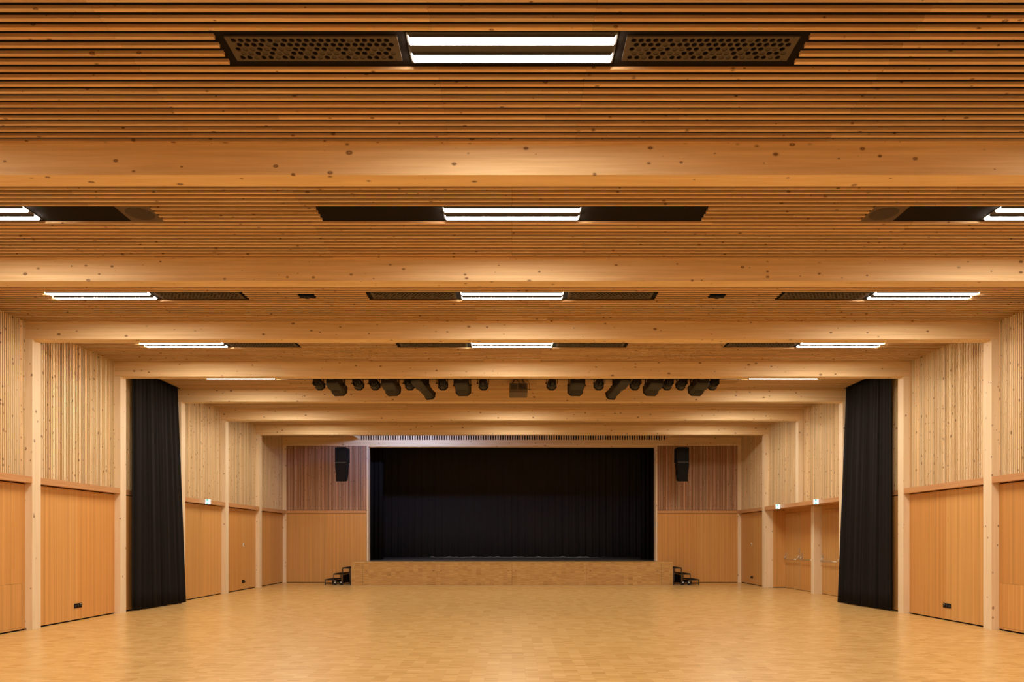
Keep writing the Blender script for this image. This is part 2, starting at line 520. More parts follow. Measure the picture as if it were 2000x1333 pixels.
# ---------------------------------------------------------------- side walls
WPITCH = PITCH / 2
WSL = 0.0245
for s in (-1, 1):
    mb = MB()
    mb.box(s * 8.62, s * 8.8, REAR, F(6) + COLD, 0, ROOF)
    if s < 0:
        mb.box(s * 8.62, s * 8.8, F(6) + COLD, F(9) + 0.3, 0, ROOF)
    else:
        mb.box(s * 8.62, s * 8.8, F(6) + COLD, F(8), LZ1, ROOF)
        mb.box(s * 8.62, s * 8.8, F(8), F(9) + 0.3, 0, ROOF)
        mb.box(s * 9.075, s * 9.2, F(6), F(8) + COLD, 0, LZ1)
        mb.box(s * 8.62, s * 9.2, F(6) + 0.02, F(6) + COLD - 0.001, 0, LZ0)
        mb.box(s * 8.62, s * 9.2, F(8) + 0.051, F(8) + COLD, 0, LZ0)
    for k in range(-1, 10):
        a, b = F(k - 1) + COLD, F(k)
        z0 = 0 if not (s == 1 and k in (7, 8)) else LZ1
        mb.box(s * WB, s * 8.62, a, b, z0, ROOF)
    wname = 'wall_left' if s < 0 else 'wall_right'
    wall = mb.build(wname, M_FELT)
    tag(wall, kind='structure')
    for k in range(-1, 10):
        a, b = F(k - 1) + COLD, F(k)
        doors = (s == 1 and k in (7, 8))
        # slats
        if k <= 3:
            m2 = MB()
            j = 0
            while b - 0.0013 - j * WPITCH - WSL > a:
                ye = b - 0.0013 - j * WPITCH
                m2.box(s * WS, s * WB, ye - WSL, ye, LZ1, CB); j += 1
            tag(m2.build('slat_field', M_SLAT_W, wall), kind='stuff')
        else:
            j = 0
            while b - 0.0013 - j * WPITCH - WSL > a:
                ye = b - 0.0013 - j * WPITCH
                box('slat', s * WS, s * WB, ye - WSL, ye, LZ1 - 0.05, CB, M_SLAT_W, wall); j += 1
        # ledge
        if not doors:
            box('ledge', s * (WS - 0.006 if k == 6 else W + 0.003), s * WB, a + 0.001, b - 0.001, LZ0, LZ1, M_LEDGE, wall)
            mid = (a + b) / 2
            for i, (p, q) in enumerate(((a, mid), (mid, b))):
                z0, z1 = 0.024, LZ0 - 0.018
                if k == 4 and i == 1:       # the panel with the access flap
                    h0, h1, ha, hb = 0.058, 0.812, p + 0.09, q - 0.09
                    g = 0.003
                    box('panel', s * WS, s * WB, p + 0.001, q - 0.001, h1 + g, z1, M_PANEL, wall)
                    box('panel', s * WS, s * WB, p + 0.001, q - 0.001, z0, h0 - g, M_PANEL, wall)
                    box('panel', s * WS, s * WB, p + 0.001, ha - g, h0 - g, h1 + g, M_PANEL, wall)
                    box('panel', s * WS, s * WB, hb + g, q - 0.001, h0 - g, h1 + g, M_PANEL, wall)
                    box('access_flap', s * WS, s * WB, ha, hb, h0, h1, M_PANEL, wall)
                else:
                    box('panel', s * WS, s * WB, p + 0.001, q - 0.001, z0, z1, M_PANEL, wall)
    if s == 1:
        box('ledge', W + 0.003, WB + 0.02, F(6) + COLD + 0.001, F(8) - 0.001, LZ0, LZ1, M_LEDGE, wall)
        box('door_soffit', WB + 0.021, 9.07, F(6) + COLD + 0.001, F(8) - 0.001, LZ0 + 0.01, LZ1, M_PANEL, wall)
        box('door_jamb', 8.621, 9.07, F(8) - 0.004, F(8) + 0.05, 0.02, LZ0, M_PANEL, wall)

# post between the two door recesses
tag(box('timber_column', 8.79, 9.06, F(7), F(7) + COLD, 0, LZ0, M_COLUMN), 'short set-back spruce post between the two right doors', 'column', kind='structure')

# rear wall behind the camera
tag(box('wall_rear', -8.9, 8.9, REAR - 0.3, REAR, 0, ROOF, M_PANEL), kind='structure')
tag(box('roof_slab', -9.3, 9.3, REAR - 0.3, F(9) + 0.5, ROOF, ROOF + 0.1, M_FELT), kind='structure')

# ---------------------------------------------------------------- doors
def door(name, y0, y1, has_lock):
    d = thing(name, (9.02, (y0 + y1) / 2, 0), None, None, kind='structure')
    box('door_header', 9.01, 9.07, y0, y1, 2.455, LZ0 + 0.009, M_PANEL, d)
    mid = (y0 + y1) / 2
    for i, (a, b) in enumerate(((y0, mid), (mid, y1))):
        leaf = box('door_leaf', 9.02, 9.065, a + 0.003, b - 0.003, 0.012, 2.45, M_PANEL, d)
        hinge, free = (a + 0.09, b - 0.10) if i == 0 else (b - 0.09, a + 0.10)
        z = 0.96
        bar = MB()
        lo, hi = min(hinge, free), max(hinge, free)
        bar.tube([(9.018, lo, z + 0.13), (8.925, lo + 0.03, z), (8.925, hi - 0.03, z), (9.018, hi, z + 0.13)], 0.018, 8)
        for y in (lo, hi):
            bar.box(9.0, 9.02, y - 0.022, y + 0.022, z + 0.02, z + 0.2)
        tag(bar.build('panic_bar', M_CHROME, leaf), 'bent steel push bar')
        if i == 1 and has_lock:
            lk = MB().box(9.005, 9.02, a + 0.07, a + 0.13, 1.12, 1.30)
            tag(lk.build('lock_plate', M_CHROME, leaf), 'steel lock plate')
            kb = MB().prism((9.0, a + 0.10, 1.17), (9.006, a + 0.10, 1.17), 0.016, 0.016, 10)
            kb.build('key_hole', M_BLACK, leaf)
            cl = MB().box(8.985, 9.02, a + 0.1, a + 0.42, 2.36, 2.39)
            cl.build('door_closer', M_LEDGE, leaf)
door('door_1', F(7) + COLD, F(8), True)
door('door_2', F(6) + COLD, F(7), True)

# ---------------------------------------------------------------- stage wall
YF = F(9)
OP = 5.33
mb = MB()
for s in (-1, 1):
    mb.box(s * (OP + 0.03), s * 8.62, YF + 0.036, YF + 0.31, 0, BEAM_Z)
mb.box(-8.62, 8.62, YF + COLD + 0.001, YF + 0.31, BEAM_Z, ROOF)
sw = mb.build('wall_stage', M_FELT)
tag(sw, kind='structure')
for s in (-1, 1):
    x = OP + 0.045
    i = 0
    while x + WSL < W - 0.002:
        box('slat', s * x, s * (x + WSL), YF + 0.008, YF + 0.036, LZ1 + 0.012, BEAM_Z - 0.004, M_SLAT_E, sw)
        x += WPITCH
    box('ledge', s * (OP + 0.04), s * (W - 0.002), YF - 0.004, YF + 0.036, LZ0 + 0.012, LZ1, M_LEDGE, sw)
    xs = (OP + 0.04, (OP + W) / 2, W - 0.002)
    for a, b in zip(xs[:-1], xs[1:]):
        box('panel', s * (a + 0.001), s * (b - 0.001), YF + 0.008, YF + 0.036, 0.018, LZ0, M_PANEL, sw)
    box('opening_jamb', s * (OP - 0.03), s * (OP + 0.03), YF - 0.002, YF + 0.32, 0.797, BEAM_Z - 0.001, M_COLUMN, sw)
box('opening_header', -(OP - 0.03), OP - 0.03, YF + 0.02, YF + 0.32, BEAM_Z - 0.035, BEAM_Z - 0.001, M_BEAM, sw)

# ---------------------------------------------------------------- stage
YS = S * 8.92
SZ = 0.796
stage = thing('stage', (0, YS, 0), 'low wooden stage platform with a mosaic parquet front', 'stage')
box('carcass', -5.57, 5.57, YS + 0.031, YF - 0.03, 0, SZ - 0.031, M_FELT, stage)
for s in (-1, 1):
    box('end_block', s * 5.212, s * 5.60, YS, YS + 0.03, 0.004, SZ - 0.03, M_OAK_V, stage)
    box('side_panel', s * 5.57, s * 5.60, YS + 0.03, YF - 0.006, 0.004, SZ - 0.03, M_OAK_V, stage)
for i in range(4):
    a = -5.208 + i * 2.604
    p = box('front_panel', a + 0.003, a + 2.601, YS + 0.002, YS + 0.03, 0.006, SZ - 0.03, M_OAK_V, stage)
    for q in (a + 0.13, a + 2.604 - 0.13):
        hb = MB().prism((q, YS - 0.0005, 0.50), (q, YS + 0.004, 0.50), 0.014, 0.014, 10)
        hb.build('finger_hole', M_BLACK, p)
box('deck', -5.60, 5.60, YS - 0.008, YF - 0.006, SZ - 0.03, SZ, M_OAK, stage)
box('opening_sill', -(OP - 0.031), OP - 0.031, YF - 0.005, YF + 0.319, SZ - 0.03, SZ, M_OAK, sw)

# stage house behind the opening: floor, side walls, lid, back
YB = YF + 0.32
tag(box('floor_backstage', -7.2, 7.2, YB, 33.0, 0.5, SZ - 0.002, M_STAGEFLOOR), kind='structure')
tag(box('wall_backstage_left', -7.4, -7.2, YB, 33.0, 0.5, 7.0, M_FELT), kind='structure')
tag(box('wall_backstage_right', 7.2, 7.4, YB, 33.0, 0.5, 7.0, M_FELT), kind='structure')
tag(box('wall_backstage_rear', -7.4, 7.4, 33.0, 33.2, 0.5, 7.0, M_PALE), kind='structure')
tag(box('ceiling_backstage', -7.4, 7.4, YB, 33.2, 7.0, 7.1, M_FELT), kind='structure')

def curtain(name, fn, nu, nv, mat, label, cat, parent=None, loc=(0, 0, 0)):
    v, f = [], []
    for i in range(nu + 1):
        for j in range(nv + 1):
            v.append(fn(i / nu, j / nv))
    for i in range(nu):
        for j in range(nv):
            a = i * (nv + 1) + j
            f.append((a, a + nv + 1, a + nv + 2, a + 1))
    me = bpy.data.meshes.new(name); me.from_pydata(v, [], f); me.materials.append(mat)
    for p in me.polygons: p.use_smooth = True
    o = link(name, me, parent, loc)
    md = o.modifiers.new('thickness', 'SOLIDIFY'); md.thickness = 0.006; md.offset = 0
    if label: tag(o, label, cat)
    return o

YBD = S * 11.62
def backdrop(u, v):
    x = -6.9 + 13.8 * u
    a = 0.02 * math.sin(x * 19 + 0.8 * math.sin(x * 3.1)) + 0.012 * math.sin(x * 41 + 1.3)
    hem = 0.012 * math.sin(x * 6.3) + 0.01 * math.sin(x * 17.0)
    return (x, YBD + a * (0.6 + 0.4 * (1 - v)), (SZ + 0.012 + max(-0.008, hem)) * (1 - v) + 6.6 * v)
curtain('backdrop_curtain', backdrop, 460, 3, M_BACKDROP, 'wide black backdrop curtain closing off the rear of the stage', 'curtain')
for s in (-1, 1):
    def leg(u, v, s=s):
        x = s * (5.05 + 1.7 * u)
        return (x, YB + 1.25 + 0.05 * math.sin(u * 62), SZ + 0.02 + 5.6 * v)
    curtain('side_curtain', leg, 120, 2, M_CLOTH, 'narrow black side drape inside the stage opening at its %s edge' % ('left' if s < 0 else 'right'), 'curtain')

# lamp behind the backdrop: its light leaks out below the hem
t = thing('backstage_lamp', (0, 32.99, 1.38), 'strip light behind the stage backdrop, its glow seen under the hem', 'lamp')
box('housing', -4.0, 4.0, 32.94, 32.9995, 1.30, 1.45, M_BLACK, t)
box('tube', -3.95, 3.95, 32.90, 32.939, 1.33, 1.41, M_BACKLAMP, t)

# cool strip light up in the trough on the rear of the last beam, hidden from view by it
yc = F(8) + COLD
t = thing('stage_strip_light', (-3.6, yc, 5.63), 'cool white strip light behind the last beam before the stage, left of centre', 'lamp')
box('housing', -4.9, -2.3, yc + 0.0005, yc + 0.06, 5.57, 5.69, M_DGREY, t)
box('tube', -4.85, -2.35, yc + 0.0605, yc + 0.066, 5.58, 5.68, M_COOL, t)

# ---------------------------------------------------------------- bay curtains
for s in (-1, 1):
    ya, yb_ = S * 5.625, S * 6.385
    rr = random.Random(11 if s < 0 else 12)
    ph = [rr.uniform(0, 6.28) for _ in range(6)]
    def side(u, v, s=s, ph=ph):
        b = (1 - v)                       # 1 at the hem
        y = ya + (yb_ - ya) * (u + 0.012 * math.sin(u * 23 + ph[0])) - 0.05 * b * (1 - u) - 0.04 * b * u
        cx = (8.365 - 0.015 * u) * v + (8.365 - 0.25 * u - 0.02 * (1 - u)) * b
        amp = 0.026 + 0.030 * b ** 0.7
        w = amp * (0.65 * math.sin(u * 2 * math.pi * 10.5 + ph[1] + 0.5 * math.sin(u * 9 + ph[4])) + 0.45 * math.sin(u * 2 * math.pi * 6.2 + ph[2] + 0.5 * b)) \
            + 0.012 * math.sin(u * 2 * math.pi * 24 + ph[3]) * (0.3 + 0.7 * v)
        x = min(cx + w, 8.445)
        z = 0.022 + (5.366 - 0.022) * v + 0.006 * b * math.sin(u * 40)
        return (s * x, y, z)
    curtain('stage_curtain', side, 300, 14, M_CLOTH,
            'tall gathered black curtain hanging from ceiling to floor on the %s wall' % ('left' if s < 0 else 'right'), 'curtain')
    tag(box('curtain_track', s * 8.33, s * 8.39, F(5) + COLD + 0.05, F(6) - 0.03, CB - 0.012, CB, M_BLACK),
        'black ceiling track carrying the %s black curtain' % ('left' if s < 0 else 'right'), 'curtain track')

# ---------------------------------------------------------------- ceiling lights, vents, speakers
def bay_centre(k): return F(k) - 0.0013 - 13.73 * PITCH
bay_name = {2: 'nearest ceiling bay', 3: 'second ceiling bay', 4: 'third ceiling bay', 5: 'fourth ceiling bay', 6: 'bay of the spotlights'}
tube_me = None
def diffuser_mesh(L):
    mb = MB()
    h, w = 0.016, 0.045
    mb.hull8([(-L / 2 + 0.012, -w + 0.004, -h), (L / 2 - 0.012, -w + 0.004, -h), (L / 2 - 0.012, w - 0.004, -h), (-L / 2 + 0.012, w - 0.004, -h),
              (-L / 2, -w, 0), (L / 2, -w, 0), (L / 2, w, 0), (-L / 2, w, 0)])
    me = mb.mesh('diffuser', M_TUBE)
    me.materials.append(M_DGREY)
    for p in me.polygons:
        if p.normal.z > -0.5: p.material_index = 1
    return me
DIFF = diffuser_mesh(1.574)
HOUS = box_mesh(1.60, 0.33, 0.008, M_DGREY)
def ceiling_light(x, k, label, group):
    y = bay_centre(k)
    t = thing('ceiling_light', (x, y, CB), label, 'lamp', group)
    link('housing', HOUS, t, (x, y, CB - 0.004))
    for d in (-0.095, 0.095):
        link('diffuser', DIFF, t, (x, y + d, CB - 0.008))
XS = 6.383
for k in range(-1, 9):
    pos = [(-XS, 'left'), (0.0, 'middle'), (XS, 'right')]
    if k == 6: pos = [(-XS, 'left'), (XS, 'right')]
    for x, nm in pos:
        if k in bay_name and not (k == 2 and x != 0):
            lab = 'twin-strip ceiling light, %s one in the %s' % (nm, bay_name[k])
            if k == 2: lab = 'largest twin-strip ceiling light, between two perforated vents nearest the camera'
            g = 'twin-strip ceiling lights'
        else:
            where = {7: 'hidden behind the fifth beam', 8: 'hidden behind the sixth beam', 2: 'in the nearest bay, outside the picture'}.get(k)
            where = where or 'in the %s row behind the picture' % ORD[1 - k]
            lab, g = 'twin-strip ceiling light %s, %s one' % (where, nm), 'ceiling lights out of view'
        ceiling_light(x, k, lab, g)

def vent_mesh():
    """perforated plate 1.31 x 0.256 m: five staggered rows of round holes"""
    rr = random.Random(5)
    P, R, rad, seg = 0.0555, 0.0462, 0.0212, 12
    n = 22
    L, D = 1.31, 0.262
    bm = bmesh.new()
    y0 = -2.5 * R
    def quad(x0, x1, ya, yb):
        if x1 - x0 < 1e-5 or yb - ya < 1e-5: return
        bm.faces.new([bm.verts.new(p) for p in ((x0, ya, 0), (x0, yb, 0), (x1, yb, 0), (x1, ya, 0))])
    plugs = []
    for r in range(5):
        sh = P / 2 if r % 2 else 0
        xs = -n * P / 2 - P / 4 + sh
        ya, yb = y0 + r * R, y0 + (r + 1) * R
        quad(-L / 2, xs, ya, yb)
        quad(xs + n * P, L / 2, ya, yb)
        for i in range(n):
            cx, cy = xs + (i + 0.5) * P, (ya + yb) / 2
            inner, outer = [], []
            for a in range(seg):
                t = 2 * math.pi * (a + 0.5) / seg
                c, s_ = math.cos(t), math.sin(t)
                inner.append(bm.verts.new((cx + rad * c, cy + rad * s_, 0)))
                q = min((P / 2) / max(1e-6, abs(c)), (R / 2) / max(1e-6, abs(s_)))
                outer.append(bm.verts.new((cx + q * c, cy + q * s_, 0)))
            rim = [bm.verts.new((w.co.x, w.co.y, 0.010)) for w in inner]
            for a in range(seg):
                b_ = (a + 1) % seg
                bm.faces.new((outer[a], outer[b_], inner[b_], inner[a]))
                bm.faces.new((inner[a], inner[b_], rim[b_], rim[a]))
            for sx in (-1, 1):
                for sy in (-1, 1):
                    pc = (cx + sx * P / 2, cy + sy * R / 2, 0)
                    cand = sorted(outer, key=lambda w: (w.co.x - pc[0]) ** 2 + (w.co.y - pc[1]) ** 2)[:2]
                    bm.faces.new((bm.verts.new(pc), bm.verts.new(cand[0].co), bm.verts.new(cand[1].co)))
            if r >= 2 and (i + r) % 3 == 0 or rr.random() < 0.10:
                plugs.append((cx, cy))
    quad(-L / 2, L / 2, -D / 2, y0); quad(-L / 2, L / 2, y0 + 5 * R, D / 2)
    bmesh.ops.recalc_face_normals(bm, faces=bm.faces)
    me = bpy.data.meshes.new('vent_plate'); bm.to_mesh(me); bm.free(); me.materials.append(M_VENT)
    pm = MB()
    for cx, cy in plugs:
        pm.prism((cx, cy, 0.004), (cx, cy, 0.006), rad + 0.001, rad + 0.001, 10)
    # plate edges
    em = MB()
    for sx in (-1, 1): em.box(sx * L / 2, sx * (L / 2 - 0.004), -D / 2, D / 2, 0.0005, 0.012)
    for sy in (-1, 1): em.box(-L / 2, L / 2, min(sy * D / 2, sy * (D / 2 - 0.004)), max(sy * D / 2, sy * (D / 2 - 0.004)), 0.0005, 0.012)
    sm = MB()
    for x in (-0.61, 0.0, 0.61):
        for y in (-D / 2 + 0.008, D / 2 - 0.008):
            sm.prism((x, y, -0.002), (x, y, 0.0), 0.006, 0.006, 8)
    return me, pm.mesh('plug', M_VENTPLUG), em.mesh('rim', M_VENT), sm.mesh('screw', M_BLACK)
VP, VG, VE, VS = vent_mesh()
def vent(x, k, label):
    y = bay_centre(k)
    t = thing('air_vent', (x, y, CB), label, 'vent', 'perforated ceiling vents')
    p = link('perforated_plate', VP, t, (x, y, CB - 0.0155))
    link('hole_plugs', VG, p, (x, y, CB - 0.0155))['kind'] = 'stuff'
    link('rim', VE, t, (x, y, CB - 0.0155))
    link('screws', VS, t, (x, y, CB - 0.0155))['kind'] = 'stuff'
for k in (2, 4, 5):
    for s, nm in ((-1, 'left'), (1, 'right')):
        vent(s * 1.525, k, 'brown perforated vent plate just %s of the middle light in the %s' % (nm, bay_name[k]))
        if k > 2:
            vent(s * 4.86, k, 'brown perforated vent plate beside the %s light in the %s' % (nm, bay_name[k]))

for s, nm in ((-1, 'left'), (1, 'right')):
    k = 3
    y = bay_centre(k); x = s * 4.335
    t = thing('ceiling_speaker', (x, y, CB), 'square brown ceiling speaker at the inner end of the %s opening, second bay' % nm, 'speaker', 'ceiling speakers')
    box('mounting_plate', x - 0.20, x + 0.20, y - 0.19, y + 0.19, CB - 0.016, CB - 0.001, M_SPKPLATE, t)
    mb = MB().prism((x, y, CB - 0.019), (x, y, CB - 0.016), 0.150, 0.156, 40)
    g = mb.build('speaker_mesh', M_SPKCONE, t)
    MB().prism((x, y, CB - 0.0205), (x, y, CB - 0.019), 0.120, 0.124, 36).build('cone', M_SPKCONE, g)

for s, nm in ((-1, 'left'), (1, 'right')):
    k = 4
    y0_, y1_ = F(k) - 0.0013 - 14 * PITCH - SLW, F(k) - 0.0013 - 13 * PITCH
    x = s * 3.19
    y = (y0_ + y1_) / 2
    t = thing('ceiling_sensor', (x, y, CB), 'small black sensor dome set into the slats %s of the third middle light' % nm, 'sensor', 'ceiling sensors')
    box('case', x - 0.115, x + 0.115, y - 0.055, y + 0.055, CZ - 0.004, CB - 0.001, M_BLACKBOX, t, bevel=0.004)
    mb = MB()
    prev = None
    for i in range(5):
        a0, a1 = math.pi / 2 * i / 5, math.pi / 2 * (i + 1) / 5
        mb.prism((x, y, CZ - 0.004 - 0.035 * math.sin(a0)), (x, y, CZ - 0.004 - 0.035 * math.sin(a1)), 0.05 * math.cos(a0), max(0.002, 0.05 * math.cos(a1)), 20, smooth=True)
    mb.build('dome', M_BLACK, t)

# ---------------------------------------------------------------- lighting bar: spotlights and projector
YL = bay_centre(6)
bar = MB().box(-4.75, 4.75, YL - 0.03, YL + 0.03, CB - 0.010, CB - 0.001)
tag(bar.build('lighting_track', M_BLACK), 'long black ceiling track carrying the row of spotlights', 'track')

def spot_large():
    p = {}
    # y is the aiming direction; rear housing and barrel share one boxy section with cut corners
    p['rear_housing'] = (MB().chamfer([(-0.26, 0.115, 0.085, 0.02, 0.005), (-0.22, 0.145, 0.105, 0.02, 0.0), (-0.03, 0.15, 0.115, 0.02, 0.0)]), M_BLACK)
    b = MB().chamfer([(-0.029, 0.143, 0.11, 0.03, 0.0), (0.05, 0.15, 0.118, 0.045, 0.0), (0.20, 0.158, 0.128, 0.065, 0.0)])
    for i in range(4):
        b.box(-0.075 + i * 0.047, -0.069 + i * 0.047, 0.0, 0.19, -0.131, -0.11)
    p['barrel'] = (b, M_SPOT)
    p['colour_frame'] = (MB().chamfer([(0.20, 0.168, 0.138, 0.07, 0.0), (0.225, 0.168, 0.138, 0.07, 0.0)]), M_BLACK)
    p['lens'] = (MB().prism((0, 0.225, 0), (0, 0.23, 0), 0.11, 0.10, 20), M_GLASS)
    p['name_plate'] = (MB().box(-0.07, 0.03, -0.264, -0.26, 0.0, 0.022), M_LABEL)
    b = MB().box(-0.186, -0.170, -0.02, 0.02, -0.02, 0.15).box(0.170, 0.186, -0.02, 0.02, -0.02, 0.15).box(-0.186, 0.186, -0.02, 0.02, 0.15, 0.165)
    b.prism((-0.20, 0, 0), (-0.150, 0, 0), 0.02, 0.02, 8).prism((0.150, 0, 0), (0.20, 0, 0), 0.02, 0.02, 8)
    p['yoke'] = (b, M_BLACK)
    return p
def spot_small():
    p = {}
    b = MB().prism((0, -0.15, 0.01), (0, -0.03, 0.01), 0.075, 0.10, 8)
    for i in range(4):
        b.box(-0.075 + i * 0.043, -0.066 + i * 0.043, -0.155, -0.02, -0.095, 0.10)
    p['rear_housing'] = (b, M_BLACK)
    p['barrel'] = (MB().prism((0, -0.03, 0.0), (0, 0.11, 0.0), 0.108, 0.112, 8), M_SPOT)
    p['colour_frame'] = (MB().prism((0, 0.11, 0), (0, 0.13, 0), 0.128, 0.128, 8), M_BLACK)
    p['lens'] = (MB().prism((0, 0.13, 0), (0, 0.134, 0), 0.09, 0.085, 16), M_GLASS)
    b = MB().box(-0.132, -0.12, -0.015, 0.015, -0.015, 0.12).box(0.12, 0.132, -0.015, 0.015, -0.015, 0.12).box(-0.132, 0.132, -0.015, 0.015, 0.12, 0.132)
    b.prism((-0.155, 0, 0), (-0.115, 0, 0), 0.014, 0.014, 8)
    p['yoke'] = (b, M_BLACK)
    return p
def spot_profile():
    p = {}
    p['rear_housing'] = (MB().chamfer([(-0.36, 0.11, 0.09, 0.02, 0.0), (-0.32, 0.14, 0.115, 0.02, 0.0), (-0.06, 0.145, 0.12, 0.03, 0.0)]), M_BLACK)
    p['gate'] = (MB().chamfer([(-0.059, 0.135, 0.112, 0.03, 0.0), (0.03, 0.125, 0.105, 0.03, 0.0)]), M_SPOT)
    p['lens_tube'] = (MB().chamfer([(0.031, 0.118, 0.10, 0.03, 0.0), (0.38, 0.112, 0.10, 0.04, 0.0)]), M_SPOT)
    p['colour_frame'] = (MB().chamfer([(0.38, 0.13, 0.115, 0.05, 0.0), (0.40, 0.13, 0.115, 0.05, 0.0)]), M_BLACK)
    p['shutter_handle'] = (MB().box(-0.02, 0.02, -0.04, -0.035, -0.16, -0.10), M_CHROME)
    b = MB().box(-0.172, -0.152, -0.05, -0.01, -0.02, 0.15).box(0.152, 0.172, -0.05, -0.01, -0.02, 0.15).box(-0.172, 0.172, -0.05, -0.01, 0.15, 0.165)
    b.prism((0.15, -0.03, 0), (0.20, -0.03, 0), 0.02, 0.02, 8)
    p['yoke'] = (b, M_BLACK)
    return p
PROTO = {}
for kind_, fn in (('large', spot_large), ('small', spot_small), ('profile', spot_profile)):
    PROTO[kind_] = [(nm, b.mesh(nm, mt)) for nm, (b, mt) in fn().items()]

# centre of the lamp in the picture at its rear, kind
SPOTS = [(622, 's'), (657, 'L'), (699, 's'), (731, 's'), (763, 'L'), (799, 's'), (826, 'P'), (864, 's'), (903, 'L'), (944, 's'),
         (1078, 's'), (1126, 'L'), (1171, 's'), (1208, 'P'), (1242, 's'), (1276, 'L'), (1305, 's'), (1332, 's'), (1365, 'L'), (1394, 's')]
for i, (px, kd) in enumerate(SPOTS):
    x = (px - 1000) * YL / 1333.33
    kd_ = {'s': 'small', 'L': 'large', 'P': 'profile'}[kd]
    z = {'s': 5.231, 'L': 5.180, 'P': 5.165}[kd]
    desc = {'s': 'small black octagonal spotlight', 'L': 'large black boxy spotlight', 'P': 'long black profile spotlight'}[kd]
    side = ORD[i] + ' from left' if i < 10 else ORD[19 - i] + ' from right'
    t = thing('spotlight', (x, YL, z), '%s, %s on the ceiling track' % (desc, side), 'spotlight', 'stage spotlights on the ceiling track')
    pitch = {'s': -16, 'L': -15, 'P': -22}[kd]
    yaw = (-22 if x < 0 else 22) if kd == 'P' else (-6 if x < -0.2 else 6) * min(1, abs(x) / 3)
    for nm, me_ in PROTO[kd_]:
        o = bpy.data.objects.new(nm, me_); COL.objects.link(o); o.parent = t
        if nm != 'yoke':
            o.rotation_euler = (math.radians(pitch), 0, math.radians(yaw))
        else:
            o.rotation_euler = (0, 0, math.radians(yaw))
        if kd == 'L': o.scale = (1.1, 1.08, 1.1)
    top = {'s': 0.132, 'L': 0.181, 'P': 0.165}[kd]
    cl = MB().prism((0, 0, top - 0.01), (0, 0, CB - 0.0105 - z), 0.014, 0.014, 8)
    if kd == 's': cl.box(-0.02, 0.02, -0.02, 0.02, top - 0.01, top + 0.003)
    cl.local('clamp', M_BLACK, t)

t = thing('projector', (0.15, YL, 5.10), 'grey-brown video projector hanging between the two groups of spotlights', 'projector')
xp = 0.15
case = box('case', xp - 0.21, xp + 0.21, YL - 0.12, YL + 0.40, 4.975, 5.215, M_PROJ, t, bevel=0.015)
box('rear_panel', xp - 0.18, xp - 0.03, YL - 0.126, YL - 0.12, 5.06, 5.19, M_PROJ2, t)
box('rear_panel', xp - 0.01, xp + 0.18, YL - 0.126, YL - 0.12, 5.06, 5.19, M_PROJ2, t)
box('rear_strip', xp - 0.20, xp + 0.20, YL - 0.124, YL - 0.12, 5.02, 5.03, M_LABEL, t)
mb = MB()
for dx in (-0.16, 0.16):
    for dy in (0.0, 0.28):
        mb.prism((xp + dx, YL + dy, 5.21), (xp + dx * 0.5, YL + dy * 0.3, CB - 0.02), 0.008, 0.008, 6)
mb.box(xp - 0.1, xp + 0.1, YL - 0.03, YL + 0.12, CB - 0.03, CB - 0.0105)
mb.build('mount', M_DGREY, t)
for pts in ([(xp + 0.02, YL - 0.13, 5.15), (xp + 0.08, YL - 0.16, 5.10), (xp + 0.20, YL - 0.16, 5.06), (xp + 0.29, YL - 0.10, 5.055)],
            [(xp + 0.20, YL - 0.05, 5.30), (xp + 0.25, YL - 0.10, 5.20), (xp + 0.26, YL - 0.10, 5.07), (xp + 0.22, YL - 0.10, 5.06)],
            [(xp - 0.10, YL - 0.1, 5.34), (xp + 0.0, YL - 0.15, 5.24), (xp + 0.06, YL - 0.15, 5.13)]):
    MB().tube(pts, 0.006, 6).build('cable', M_RUBBER, t)

